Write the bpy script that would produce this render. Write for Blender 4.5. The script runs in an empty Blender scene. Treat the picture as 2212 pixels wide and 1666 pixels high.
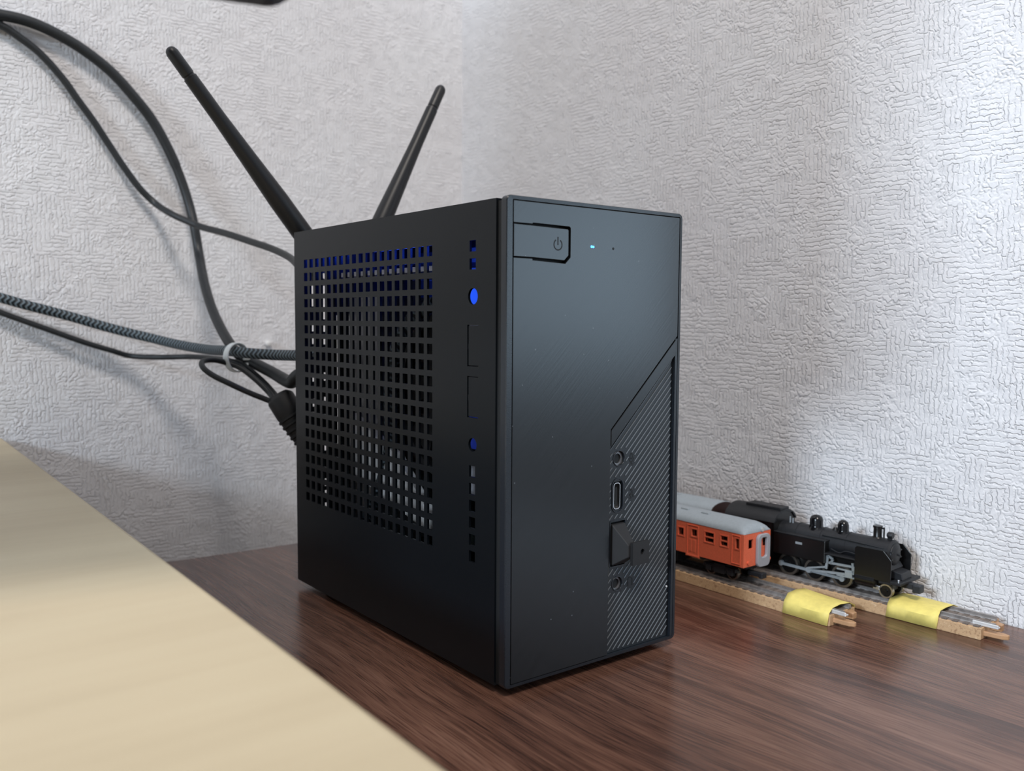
import bpy, bmesh, math, random
from mathutils import Vector, Matrix
random.seed(7)
MM = 0.001
PI = math.pi
scene = bpy.context.scene
COL = scene.collection

# ------------------------------------------------------------------ camera
cam_d = bpy.data.cameras.new('camera')
cam = bpy.data.objects.new('camera', cam_d)
COL.objects.link(cam)
_r = Vector((0.78985027, -0.61326901, 0.00613786))
_d = Vector((-0.03991643, -0.06139131, -0.99731529))
_f = Vector((0.61199938, 0.78748475, -0.07296945))
_p = Vector((-170.00, -221.79, 121.46)) * MM
cam.matrix_world = Matrix(((_r.x, -_d.x, -_f.x, _p.x), (_r.y, -_d.y, -_f.y, _p.y), (_r.z, -_d.z, -_f.z, _p.z), (0, 0, 0, 1)))
cam_d.sensor_width = 36
cam_d.lens = 36 * 1940.9 / 2212
cam_d.clip_start = 0.01
cam_d.dof.use_dof = True
cam_d.dof.focus_distance = 0.325
cam_d.dof.aperture_fstop = 15.0
scene.camera = cam

# ------------------------------------------------------------------ light
w = bpy.data.worlds.new('room_air')
scene.world = w
w.use_nodes = True
w.node_tree.nodes['Background'].inputs[0].default_value = (0.84, 0.90, 1.0, 1)
w.node_tree.nodes['Background'].inputs[1].default_value = 0.33

def area(name, loc, target, sx, sy, power, col):
    l = bpy.data.lights.new(name, 'AREA')
    l.shape = 'RECTANGLE'; l.size = sx; l.size_y = sy; l.energy = power; l.color = col
    o = bpy.data.objects.new(name, l); COL.objects.link(o)
    o.location = loc
    o.rotation_euler = (Vector(target) - Vector(loc)).to_track_quat('-Z', 'Y').to_euler()
    return o
area('ceiling_lamp', (-0.55, -1.00, 1.75), (0.0, 0.1, 0.05), 0.42, 0.42, 19, (1.0, 0.92, 0.85))
area('window_daylight', (1.5, -1.6, 0.30), (0.04, 0.0, 0.25), 1.0, 0.60, 6.5, (0.60, 0.81, 1.0))
area('far_window', (-2.3, -0.55, 0.84), (0.1, 0.1, 0.1), 0.5, 0.26, 34, (0.74, 0.87, 1.0))
vs = scene.view_settings
vs.view_transform = 'Standard'; vs.look = 'None'; vs.gamma = 1.0; vs.use_curve_mapping = False
vs.exposure = 0.37

# ------------------------------------------------------------------ materials
def nodes(name):
    m = bpy.data.materials.new(name); m.use_nodes = True
    nt = m.node_tree
    return m, nt, nt.nodes['Principled BSDF']
def N(nt, t, **kw):
    n = nt.nodes.new(t)
    for k, v in kw.items(): setattr(n, k, v)
    return n
def L(nt, a, b): nt.links.new(a, b)
def ramp(nt, src, stops):
    r = N(nt, 'ShaderNodeValToRGB')
    while len(r.color_ramp.elements) < len(stops): r.color_ramp.elements.new(0.5)
    for e, (p, c) in zip(r.color_ramp.elements, stops):
        e.position = p; e.color = (*c, 1) if len(c) == 3 else c
    L(nt, src, r.inputs[0]); return r
def mapping(nt, scale, coord='Object', rot=(0, 0, 0)):
    tc = N(nt, 'ShaderNodeTexCoord'); mp = N(nt, 'ShaderNodeMapping')
    mp.inputs['Scale'].default_value = scale; mp.inputs['Rotation'].default_value = rot
    L(nt, tc.outputs[coord], mp.inputs[0]); return mp.outputs[0]
def noise(nt, vec, scale=1.0, detail=2.0, rough=0.5, dim='3D'):
    n = N(nt, 'ShaderNodeTexNoise', noise_dimensions=dim)
    n.inputs['Scale'].default_value = scale; n.inputs['Detail'].default_value = detail; n.inputs['Roughness'].default_value = rough
    L(nt, vec, n.inputs['Vector']); return n.outputs['Fac']
def bump(nt, bsdf, h, dist, strength=1.0):
    b = N(nt, 'ShaderNodeBump'); b.inputs['Distance'].default_value = dist; b.inputs['Strength'].default_value = strength
    L(nt, h, b.inputs['Height']); L(nt, b.outputs[0], bsdf.inputs['Normal']); return b
def math_(nt, op, a, b=None, c=None):
    n = N(nt, 'ShaderNodeMath', operation=op)
    for i, v in enumerate((a, b, c)):
        if v is None: continue
        if isinstance(v, (int, float)): n.inputs[i].default_value = v
        else: L(nt, v, n.inputs[i])
    return n.outputs[0]

def plain(name, col, rough=0.5, metal=0.0, var=0.12, scale=400.0, bmp=0.0, spec=0.5, coat=0.0):
    m, nt, b = nodes(name)
    v = mapping(nt, (1, 1, 1))
    f = noise(nt, v, scale, 3)
    lo = tuple(c * (1 - var) for c in col); hi = tuple(min(1, c * (1 + var)) for c in col)
    r = ramp(nt, f, [(0.3, lo), (0.7, hi)])
    L(nt, r.outputs[0], b.inputs['Base Color'])
    b.inputs['Roughness'].default_value = rough; b.inputs['Metallic'].default_value = metal
    b.inputs['Specular IOR Level'].default_value = spec; b.inputs['Coat Weight'].default_value = coat
    if bmp: bump(nt, b, f, bmp)
    return m
def emit(name, col, strength):
    m, nt, b = nodes(name)
    b.inputs['Base Color'].default_value = (*col, 1)
    b.inputs['Emission Color'].default_value = (*col, 1); b.inputs['Emission Strength'].default_value = strength
    return m

def wallpaper():
    m, nt, b = nodes('embossed_wallpaper')
    tc = N(nt, 'ShaderNodeTexCoord'); uv = tc.outputs['UV']
    # slight warp
    wn = N(nt, 'ShaderNodeTexNoise'); wn.inputs['Scale'].default_value = 55; wn.inputs['Detail'].default_value = 2
    L(nt, uv, wn.inputs['Vector'])
    sub = N(nt, 'ShaderNodeVectorMath', operation='SUBTRACT'); L(nt, wn.outputs['Color'], sub.inputs[0]); sub.inputs[1].default_value = (0.5, 0.5, 0.5)
    sc = N(nt, 'ShaderNodeVectorMath', operation='SCALE'); L(nt, sub.outputs[0], sc.inputs[0]); sc.inputs['Scale'].default_value = 0.0016
    add = N(nt, 'ShaderNodeVectorMath', operation='ADD'); L(nt, uv, add.inputs[0]); L(nt, sc.outputs[0], add.inputs[1])
    p = add.outputs[0]
    vo = N(nt, 'ShaderNodeTexVoronoi', voronoi_dimensions='2D', distance='CHEBYCHEV'); vo.inputs['Scale'].default_value = 90
    L(nt, p, vo.inputs['Vector'])
    sep = N(nt, 'ShaderNodeSeparateColor'); L(nt, vo.outputs['Color'], sep.inputs[0])
    orient = math_(nt, 'GREATER_THAN', sep.outputs[0], 0.47)
    offs = N(nt, 'ShaderNodeVectorMath', operation='SCALE'); L(nt, vo.outputs['Color'], offs.inputs[0]); offs.inputs['Scale'].default_value = 0.4
    pp = N(nt, 'ShaderNodeVectorMath', operation='ADD'); L(nt, p, pp.inputs[0]); L(nt, offs.outputs[0], pp.inputs[1])
    wig = N(nt, 'ShaderNodeTexNoise'); wig.inputs['Scale'].default_value = 420; wig.inputs['Detail'].default_value = 2; L(nt, uv, wig.inputs['Vector'])
    wsub = N(nt, 'ShaderNodeVectorMath', operation='SUBTRACT'); L(nt, wig.outputs['Color'], wsub.inputs[0]); wsub.inputs[1].default_value = (0.5, 0.5, 0.5)
    wsc = N(nt, 'ShaderNodeVectorMath', operation='SCALE'); L(nt, wsub.outputs[0], wsc.inputs[0]); wsc.inputs['Scale'].default_value = 0.0026
    qq = N(nt, 'ShaderNodeVectorMath', operation='ADD'); L(nt, pp.outputs[0], qq.inputs[0]); L(nt, wsc.outputs[0], qq.inputs[1])
    def strand(vertical):
        mp = N(nt, 'ShaderNodeMapping'); mp.inputs['Scale'].default_value = (1000, 1000, 1)
        if vertical: mp.inputs['Rotation'].default_value = (0, 0, PI / 2)
        L(nt, qq.outputs[0], mp.inputs[0])
        br = N(nt, 'ShaderNodeTexBrick', offset=0.37, squash=0.7, squash_frequency=3)
        br.inputs['Scale'].default_value = 1; br.inputs['Mortar Size'].default_value = 0.5; br.inputs['Mortar Smooth'].default_value = 0.9
        br.inputs['Brick Width'].default_value = 11.3; br.inputs['Row Height'].default_value = 2.15
        L(nt, mp.outputs[0], br.inputs['Vector'])
        return math_(nt, 'SUBTRACT', 1.0, br.outputs['Fac'])
    h = strand(False); v = strand(True)
    worm = math_(nt, 'ABSOLUTE', math_(nt, 'SUBTRACT', noise(nt, uv, 330, 1), 0.5)); iso = math_(nt, 'MINIMUM', math_(nt, 'MULTIPLY', worm, 9.0), 1.0)
    mix = N(nt, 'ShaderNodeMix', data_type='FLOAT'); L(nt, orient, mix.inputs[0]); L(nt, h, mix.inputs[2]); L(nt, v, mix.inputs[3])
    mix2 = N(nt, 'ShaderNodeMix', data_type='FLOAT'); L(nt, math_(nt, 'GREATER_THAN', sep.outputs[1], 0.76), mix2.inputs[0]); L(nt, mix.outputs[0], mix2.inputs[2]); L(nt, iso, mix2.inputs[3])
    fine = noise(nt, uv, 900, 2)
    lump = noise(nt, uv, 300, 2)
    patch = noise(nt, uv, 120, 1)
    amt = N(nt, 'ShaderNodeMapRange'); L(nt, patch, amt.inputs[0]); amt.inputs[1].default_value = 0.35; amt.inputs[2].default_value = 0.62; amt.inputs[3].default_value = 0.35
    hh = math_(nt, 'MULTIPLY', mix2.outputs[0], amt.outputs[0])
    hh = math_(nt, 'ADD', hh, math_(nt, 'MULTIPLY', fine, 0.25))
    hh = math_(nt, 'ADD', hh, math_(nt, 'MULTIPLY', lump, 0.9))
    bump(nt, b, hh, 0.00047, 0.85)
    big = noise(nt, uv, 9, 3)
    r = ramp(nt, big, [(0.3, (0.745, 0.735, 0.75)), (0.7, (0.80, 0.805, 0.825))])
    L(nt, r.outputs[0], b.inputs['Base Color'])
    b.inputs['Roughness'].default_value = 0.62; b.inputs['Specular IOR Level'].default_value = 0.25
    return m

def walnut():
    m, nt, b = nodes('walnut_laminate')
    v0 = mapping(nt, (1, 1, 1))
    wob = noise(nt, mapping(nt, (9, 3.0, 1)), 1.0, 2)
    sep = N(nt, 'ShaderNodeSeparateXYZ'); L(nt, v0, sep.inputs[0])
    x2 = math_(nt, 'ADD', sep.outputs[0], math_(nt, 'MULTIPLY', wob, 0.045))
    cx = N(nt, 'ShaderNodeCombineXYZ'); L(nt, x2, cx.inputs[0]); L(nt, sep.outputs[1], cx.inputs[1])
    def st(sx, sy, det=3, ro=.55):
        mp = N(nt, 'ShaderNodeMapping'); mp.inputs['Scale'].default_value = (sx, sy, 1); L(nt, cx.outputs[0], mp.inputs[0])
        return noise(nt, mp.outputs[0], 1.0, det, ro)
    broad = st(34, 2.0); mid = st(270, 9); fine = st(1500, 34, 2); pore = st(2100, 60, 1)
    s = math_(nt, 'ADD', math_(nt, 'MULTIPLY', broad, 0.46), math_(nt, 'MULTIPLY', mid, 0.30))
    s = math_(nt, 'ADD', s, math_(nt, 'MULTIPLY', fine, 0.33))
    r = ramp(nt, s, [(0.39, (0.028, 0.0135, 0.0100)), (0.49, (0.088, 0.041, 0.028)), (0.58, (0.150, 0.074, 0.050)), (0.70, (0.225, 0.122, 0.086))])
    pr = ramp(nt, pore, [(0.36, (0.30, 0.26, 0.25)), (0.47, (1, 1, 1))])
    mx = N(nt, 'ShaderNodeMix', data_type='RGBA', blend_type='MULTIPLY'); mx.inputs[0].default_value = 0.62
    L(nt, r.outputs[0], mx.inputs[6]); L(nt, pr.outputs[0], mx.inputs[7]); L(nt, mx.outputs[2], b.inputs['Base Color'])
    b.inputs['Roughness'].default_value = 0.24; b.inputs['Specular IOR Level'].default_value = 0.5
    bump(nt, b, fine, 0.00006, 0.5)
    return m

def pine():
    m, nt, b = nodes('pale_pine')
    f1 = noise(nt, mapping(nt, (3.5, 40, 1)), 1.0, 3); f2 = noise(nt, mapping(nt, (14, 260, 1)), 1.0, 2)
    bl = noise(nt, mapping(nt, (14, 14, 1)), 1.0, 2)
    s = math_(nt, 'ADD', math_(nt, 'MULTIPLY', f1, 0.5), math_(nt, 'MULTIPLY', f2, 0.2)); s = math_(nt, 'ADD', s, math_(nt, 'MULTIPLY', bl, 0.3))
    r = ramp(nt, s, [(0.3, (0.48, 0.39, 0.255)), (0.5, (0.545, 0.45, 0.30)), (0.7, (0.585, 0.495, 0.335))])
    L(nt, r.outputs[0], b.inputs['Base Color'])
    b.inputs['Roughness'].default_value = 0.5; b.inputs['Specular IOR Level'].default_value = 0.4
    return m

def brushed():
    # satin black plastic with fine 45-degree hairlines and a few dust specks
    m, nt, b = nodes('hairline_black_plastic')
    v = mapping(nt, (1, 1, 1), rot=(0, math.radians(45), 0))
    mp = N(nt, 'ShaderNodeMapping'); mp.inputs['Scale'].default_value = (40, 40, 2000); L(nt, v, mp.inputs[0])
    f = noise(nt, mp.outputs[0], 1.0, 2)
    vo = N(nt, 'ShaderNodeTexVoronoi'); vo.inputs['Scale'].default_value = 240; L(nt, mapping(nt, (1, 1, 1)), vo.inputs['Vector'])
    sp = N(nt, 'ShaderNodeSeparateColor'); L(nt, vo.outputs['Color'], sp.inputs[0])
    speck = math_(nt, 'MULTIPLY', math_(nt, 'LESS_THAN', vo.outputs['Distance'], 0.06), math_(nt, 'GREATER_THAN', sp.outputs[0], 0.55))
    r = ramp(nt, f, [(0.3, (0.006, 0.007, 0.008)), (0.7, (0.011, 0.012, 0.014))])
    mx = N(nt, 'ShaderNodeMix', data_type='RGBA'); L(nt, speck, mx.inputs[0]); L(nt, r.outputs[0], mx.inputs[6]); mx.inputs[7].default_value = (0.09, 0.10, 0.11, 1)
    L(nt, mx.outputs[2], b.inputs['Base Color'])
    b.inputs['Roughness'].default_value = 0.25; b.inputs['Specular IOR Level'].default_value = 0.5
    bump(nt, b, f, 0.00003, 0.45)
    return m

def braid():
    m, nt, b = nodes('braided_sleeve')
    tc = N(nt, 'ShaderNodeTexCoord'); sep = N(nt, 'ShaderNodeSeparateXYZ'); L(nt, tc.outputs['UV'], sep.inputs[0])
    # u = length in metres, v = 0..1 round the cable : chevrons
    tri = math_(nt, 'ABSOLUTE', math_(nt, 'SUBTRACT', math_(nt, 'FRACT', math_(nt, 'MULTIPLY', sep.outputs[1], 4.0)), 0.5))
    ph = math_(nt, 'ADD', math_(nt, 'MULTIPLY', sep.outputs[0], 400.0), math_(nt, 'MULTIPLY', tri, 1.0))
    s = math_(nt, 'SINE', math_(nt, 'MULTIPLY', ph, 2 * PI))
    r = ramp(nt, math_(nt, 'MULTIPLY_ADD', s, 0.5, 0.5), [(0.45, (0.006, 0.011, 0.015)), (0.9, (0.14, 0.19, 0.225))])
    L(nt, r.outputs[0], b.inputs['Base Color']); b.inputs['Roughness'].default_value = 0.55
    bump(nt, b, s, 0.0002, 0.6)
    return m

def speckle(name, base, dark, light):
    m, nt, b = nodes(name)
    f = noise(nt, mapping(nt, (1, 1, 1)), 900, 3, .7); g = noise(nt, mapping(nt, (1, 1, 1)), 260, 2)
    s = math_(nt, 'ADD', math_(nt, 'MULTIPLY', f, .7), math_(nt, 'MULTIPLY', g, .3))
    r = ramp(nt, s, [(0.36, dark), (0.46, base), (0.58, base), (0.68, light)])
    L(nt, r.outputs[0], b.inputs['Base Color']); b.inputs['Roughness'].default_value = 0.6
    bump(nt, b, f, 0.0003, 0.6)
    return m

def glass(name):
    m, nt, b = nodes(name)
    t = N(nt, 'ShaderNodeBsdfTransparent'); t.inputs[0].default_value = (0.75, 0.78, 0.8, 1)
    g = N(nt, 'ShaderNodeBsdfGlossy'); g.inputs['Roughness'].default_value = 0.08
    mx = N(nt, 'ShaderNodeMixShader'); fr = N(nt, 'ShaderNodeFresnel'); fr.inputs[0].default_value = 1.45
    L(nt, fr.outputs[0], mx.inputs[0]); L(nt, t.outputs[0], mx.inputs[1]); L(nt, g.outputs[0], mx.inputs[2])
    L(nt, mx.outputs[0], nt.nodes['Material Output'].inputs[0])
    return m

M = dict(
    wall=wallpaper(), walnut=walnut(), pine=pine(), brushed=brushed(), braid=braid(),
    steel=plain('black_powder_coat', (0.0038, 0.0052, 0.0070), 0.30, 0.0, 0.10, 2500, 0.00001, 0.22),
    bezel=plain('black_moulded_plastic', (0.011, 0.014, 0.019), 0.27, 0.0, 0.15, 3000, 0.00002),
    groove=plain('dark_inner_plastic', (0.006, 0.007, 0.008), 0.6),
    ribbase=plain('ribbed_black_plastic', (0.007, 0.009, 0.012), 0.34, 0.0, 0.1, 1500),
    ridge=plain('lit_ridge_plastic', (0.13, 0.145, 0.16), 0.30, 0.0, 0.1, 1500),  # panel plastic made paler: light caught by the ridges is put into the colour
    rubber=plain('black_rubber', (0.010, 0.010, 0.011), 0.6),
    cable=plain('black_cable_jacket', (0.014, 0.017, 0.020), 0.46, 0.0, 0.15, 500),
    grey_cable=plain('dark_grey_flat_jacket', (0.030, 0.033, 0.036), 0.5, 0.0, 0.15, 500),
    antenna=plain('matt_black_antenna', (0.009, 0.010, 0.0125), 0.42, 0.0, 0.1, 1500),
    tie=plain('milky_nylon', (0.72, 0.78, 0.80), 0.4, 0, 0.04),
    white=plain('white_plastic', (0.80, 0.80, 0.80), 0.45, 0, 0.04),
    chrome=plain('bright_metal', (0.75, 0.75, 0.76), 0.25, 1.0, 0.05),
    joiner=plain('bright_joiner_metal', (0.72, 0.72, 0.72), 0.4, 0.35, 0.03),
    alu=plain('dull_aluminium', (0.55, 0.55, 0.56), 0.42, 1.0, 0.08),
    brass=plain('brass_plug', (0.75, 0.55, 0.25), 0.3, 1.0, 0.08),
    pcb=plain('dark_circuit_board', (0.012, 0.016, 0.014), 0.5, 0, 0.4, 300),
    copper=plain('brown_heatsink', (0.09, 0.06, 0.05), 0.45, 0.6, 0.15, 300),
    led=emit('blue_indicator', (0.05, 0.30, 1.0), 3.5),
    ledglow=emit('blue_board_lamp', (0.02, 0.08, 1.0), 42.0),
    glow=emit('painted_blue_glow', (0.012, 0.075, 0.75), 0.9),  # blue light on the bracket painted as emission
    glow_dim=emit('painted_dim_blue_glow', (0.01, 0.03, 0.30), 0.25),  # weaker blue light, likewise painted as emission
    screen=plain('dark_monitor_plastic', (0.010, 0.010, 0.012), 0.4),
    display=plain('black_display', (0.004, 0.004, 0.005), 0.12),
    legmetal=plain('grey_steel_leg', (0.25, 0.25, 0.26), 0.45, 0.7),
    floor=plain('oak_floor', (0.32, 0.22, 0.14), 0.45, 0, 0.2, 12),
    orange=plain('vermilion_paint', (0.78, 0.16, 0.08), 0.42, 0, 0.06, 1200),
    roofgrey=plain('blue_grey_roof_paint', (0.33, 0.38, 0.42), 0.45, 0, 0.06, 900),
    gangway=plain('light_grey_gangway', (0.37, 0.38, 0.42), 0.5, 0, 0.05, 900),
    maroon=plain('dark_maroon_paint', (0.040, 0.020, 0.020), 0.5, 0, 0.15, 900),
    loco=plain('satin_black_loco', (0.0045, 0.0045, 0.005), 0.33, 0, 0.15, 900),
    locotop=plain('paler_black_loco', (0.009, 0.010, 0.0125), 0.5, 0, 0.2, 700),  # slightly paler, rougher black than the main loco material
    under=plain('dark_underframe', (0.016, 0.018, 0.022), 0.5, 0, 0.2, 800),
    pony=plain('brassy_tyre_metal', (0.46, 0.40, 0.30), 0.35, 0.8, 0.1, 900),
    gloss=plain('glossy_black_loco', (0.004, 0.004, 0.005), 0.16, 0, 0.1, 900),
    rod=plain('grey_rod_metal', (0.33, 0.37, 0.40), 0.4, 0.35, 0.08, 900),
    tyre=plain('worn_tyre_metal', (0.30, 0.28, 0.25), 0.32, 0.9, 0.1, 900),
    rustrail=plain('tarnished_rail', (0.30, 0.28, 0.27), 0.42, 0.4, 0.25, 500),
    ballast=plain('grey_brown_ballast', (0.21, 0.175, 0.155), 0.6, 0, 0.25, 900),
    cork=speckle('tan_roadbed', (0.52, 0.34, 0.19), (0.33, 0.19, 0.10), (0.68, 0.50, 0.32)),
    sleeper=plain('dark_brown_sleeper', (0.14, 0.115, 0.10), 0.6, 0, 0.3, 700),
    tanplastic=plain('tan_joiner_plastic', (0.48, 0.28, 0.15), 0.45, 0, 0.08),
    tape=plain('yellow_paper_tape', (0.80, 0.67, 0.19), 0.6, 0, 0.07, 350, 0.0001),
    seat=plain('dark_coach_interior', (0.03, 0.015, 0.012), 0.6),
    glass=glass('clear_pane'),
)
M['under2'] = M['under']

# ------------------------------------------------------------------ geometry helpers (all in mm)
def bm_(): return bmesh.new()
def box(bm, x0, x1, y0, y1, z0, z1):
    v = [bm.verts.new((x, y, z)) for x in (x0, x1) for y in (y0, y1) for z in (z0, z1)]
    for f in ((0, 1, 3, 2), (4, 6, 7, 5), (0, 4, 5, 1), (2, 3, 7, 6), (0, 2, 6, 4), (1, 5, 7, 3)):
        bm.faces.new([v[i] for i in f])
    return v
def prism(bm, pts, fn, a, b):
    """polygon pts (u,v) swept from a to b; fn(u,v,w)->xyz"""
    n = len(pts)
    A = [bm.verts.new(fn(u, v, a)) for u, v in pts]; B = [bm.verts.new(fn(u, v, b)) for u, v in pts]
    bm.faces.new(A); bm.faces.new(B[::-1])
    for i in range(n): bm.faces.new([A[i], B[i], B[(i + 1) % n], A[(i + 1) % n]])
def basis(d):
    d = Vector(d).normalized()
    u = d.cross(Vector((0, 0, 1)))
    if u.length < 1e-3: u = d.cross(Vector((1, 0, 0)))
    u.normalize(); return d, u, d.cross(u)
def rev(bm, origin, axis, prof, seg=20, cap=True):
    """lathe: prof list of (dist along axis, radius)"""
    o = Vector(origin); d, u, v = basis(axis); rings = []
    for t, r in prof:
        rings.append([bm.verts.new(o + d * t + (u * math.cos(2 * PI * k / seg) + v * math.sin(2 * PI * k / seg)) * r) for k in range(seg)])
    for a, b in zip(rings, rings[1:]):
        for k in range(seg): bm.faces.new([a[k], a[(k + 1) % seg], b[(k + 1) % seg], b[k]])
    if cap: bm.faces.new(rings[0][::-1]); bm.faces.new(rings[-1])
def cyl(bm, a, b, r, seg=18, r2=None):
    a = Vector(a); b = Vector(b); rev(bm, a, b - a, [(0, r), ((b - a).length, r if r2 is None else r2)], seg)
def ring(bm, c, axis, ro, ri, t, seg=28):
    o = Vector(c); d, u, v = basis(axis); R = []
    for (tt, r) in ((0, ri), (0, ro), (t, ro), (t, ri)):
        R.append([bm.verts.new(o + d * tt + (u * math.cos(2 * PI * k / seg) + v * math.sin(2 * PI * k / seg)) * r) for k in range(seg)])
    for i in range(4):
        a, b = R[i], R[(i + 1) % 4]
        for k in range(seg): bm.faces.new([a[k], a[(k + 1) % seg], b[(k + 1) % seg], b[k]])
def catmull(P, n=8):
    P = [Vector(p) for p in P]; Q = [P[0] * 2 - P[1]] + P + [P[-1] * 2 - P[-2]]; out = []
    for i in range(1, len(Q) - 2):
        a, b, c, d = Q[i - 1:i + 3]
        for k in range(n):
            t = k / n
            out.append(0.5 * ((2 * b) + (c - a) * t + (2 * a - 5 * b + 4 * c - d) * t * t + (3 * b - a - 3 * c + d) * t ** 3))
    out.append(P[-1]); return out
def tube(bm, P, rad, seg=14, n=8, flat=None):
    """swept tube, UV = (length m, 0..1 round)"""
    C = catmull(P, n); uvl = bm.loops.layers.uv.verify()
    m = len(C); T = [(C[min(i + 1, m - 1)] - C[max(i - 1, 0)]).normalized() for i in range(m)]
    u = T[0].cross(Vector((0, 0, 1))).normalized(); rings = []; S = [0.0]
    for i in range(m):
        u = (u - T[i] * u.dot(T[i])).normalized(); v = T[i].cross(u)
        f = i / (m - 1)
        r = rad(f) if callable(rad) else rad
        fu = flat(f) if flat else 1.0
        rings.append([bm.verts.new(C[i] + u * (r * fu * math.cos(2 * PI * k / seg)) + v * (r * math.sin(2 * PI * k / seg))) for k in range(seg)])
        if i: S.append(S[-1] + (C[i] - C[i - 1]).length)
    for i in range(m - 1):
        for k in range(seg):
            f = bm.faces.new([rings[i][k], rings[i][(k + 1) % seg], rings[i + 1][(k + 1) % seg], rings[i + 1][k]])
            for l, (ii, kk) in zip(f.loops, ((i, k), (i, k + 1), (i + 1, k + 1), (i + 1, k))):
                l[uvl].uv = (S[ii] * MM, kk / seg)
    bm.faces.new(rings[0][::-1]); bm.faces.new(rings[-1])
def sheet(bm, u0, u1, v0, v1, fn, w0, w1, rects=(), circles=()):
    """plate in (u,v) with rectangular and round holes, solid between w0 and w1; fn(u,v,w)->xyz"""
    holes = list(rects) + [(c - r * 1.15, c + r * 1.15, d - r * 1.15, d + r * 1.15) for c, d, r in circles]
    U = sorted({u0, u1, *[x for h in holes for x in h[:2]]}); V = sorted({v0, v1, *[x for h in holes for x in h[2:]]})
    solid = {}
    for i in range(len(U) - 1):
        for j in range(len(V) - 1):
            cu, cv = (U[i] + U[i + 1]) / 2, (V[j] + V[j + 1]) / 2
            solid[i, j] = not any(a < cu < b and c < cv < d for a, b, c, d in holes)
    vs = {}
    def vt(i, j, k):
        if (i, j, k) not in vs: vs[i, j, k] = bm.verts.new(fn(U[i], V[j], (w0, w1)[k]))
        return vs[i, j, k]
    for (i, j), s in solid.items():
        if not s: continue
        bm.faces.new([vt(i, j, 0), vt(i, j + 1, 0), vt(i + 1, j + 1, 0), vt(i + 1, j, 0)])
        bm.faces.new([vt(i, j, 1), vt(i + 1, j, 1), vt(i + 1, j + 1, 1), vt(i, j + 1, 1)])
        for di, dj, a, b in ((-1, 0, (i, j), (i, j + 1)), (1, 0, (i + 1, j + 1), (i + 1, j)), (0, -1, (i + 1, j), (i, j)), (0, 1, (i, j + 1), (i + 1, j + 1))):
            if not solid.get((i + di, j + dj), False):
                bm.faces.new([vt(*a, 0), vt(*a, 1), vt(*b, 1), vt(*b, 0)])
    for c, d, r in circles:
        seg = 32; q = r * 1.15; O = []; I = []
        for k in range(seg):
            a = 2 * PI * k / seg; ca, sa = math.cos(a), math.sin(a); e = q / max(abs(ca), abs(sa))
            O.append([bm.verts.new(fn(c + ca * e, d + sa * e, x)) for x in (w0, w1)])
            I.append([bm.verts.new(fn(c + ca * r, d + sa * r, x)) for x in (w0, w1)])
        for k in range(seg):
            n = (k + 1) % seg
            bm.faces.new([O[k][0], O[n][0], I[n][0], I[k][0]]); bm.faces.new([O[k][1], I[k][1], I[n][1], O[n][1]])
            bm.faces.new([I[k][0], I[n][0], I[n][1], I[k][1]]); bm.faces.new([O[k][0], O[k][1], O[n][1], O[n][0]])

def obj(name, bm, mat, parent=None, bevel=0.0, smooth=False, label=None, segs=2, keepn=False):
    if not keepn: bmesh.ops.recalc_face_normals(bm, faces=bm.faces[:])
    bmesh.ops.scale(bm, vec=(MM, MM, MM), verts=bm.verts[:])
    me = bpy.data.meshes.new(name); bm.to_mesh(me); bm.free()
    me.materials.append(M[mat] if isinstance(mat, str) else mat)
    o = bpy.data.objects.new(name, me); COL.objects.link(o)
    if parent: o.parent = parent
    if smooth:
        me.polygons.foreach_set('use_smooth', [True] * len(me.polygons))
        me.set_sharp_from_angle(angle=math.radians(40))
    if bevel:
        b = o.modifiers.new('bevel', 'BEVEL'); b.width = bevel * MM; b.segments = segs; b.limit_method = 'ANGLE'; b.angle_limit = math.radians(40)
        b.harden_normals = False
    if label: o['label'] = label
    return o
def thing(name, label, cat, loc=(0, 0, 0), rz=0.0, group=None):
    o = bpy.data.objects.new(name, None); COL.objects.link(o); o.empty_display_size = 0.02
    o.location = Vector(loc) * MM; o.rotation_euler = (0, 0, rz)
    return tag(o, label, cat, group)
def tag(o, label, cat, group=None):
    o['label'] = label; o['category'] = cat
    if group: o['group'] = group
    return o
def struct(o): o['kind'] = 'structure'; return o
def copy(o, parent, loc=None):
    c = o.copy(); COL.objects.link(c); c.parent = parent
    if loc is not None: c.location = Vector(loc) * MM
    return c
XYZ = lambda u, v, w: (u, v, w)

# ------------------------------------------------------------------ setting
def wall(name, a, b, n, z0, z1, thick):
    """vertical wall from a to b (x,y), inner face towards -n"""
    a = Vector((*a, 0)); b = Vector((*b, 0)); n = Vector((*n, 0)) * thick
    bm = bm_(); uvl = bm.loops.layers.uv.verify(); Ln = (b - a).length
    P = [(a, z0, 0), (b, z0, Ln), (b, z1, Ln), (a, z1, 0)]
    F = [bm.verts.new((p.x, p.y, z)) for p, z, u in P]; B = [bm.verts.new((p.x + n.x, p.y + n.y, z)) for p, z, u in P]
    f = bm.faces.new(F)
    for l, (p, z, u) in zip(f.loops, P): l[uvl].uv = (u * MM, z * MM)
    bm.faces.new(B[::-1])
    for i in range(4): bm.faces.new([F[i], B[i], B[(i + 1) % 4], F[(i + 1) % 4]])
    return struct(obj(name, bm, 'wall'))
wall('wall_left', (-2600, 324), (207, 324), (0, 1), -720, 1900, 90)
wall('wall_right', (207, 414), (207, -120), (1, 0), -720, 1900, 90)
bm = bm_(); box(bm, -2600, 207, -2400, 324, -760, -720); struct(obj('floor', bm, 'floor'))

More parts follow.
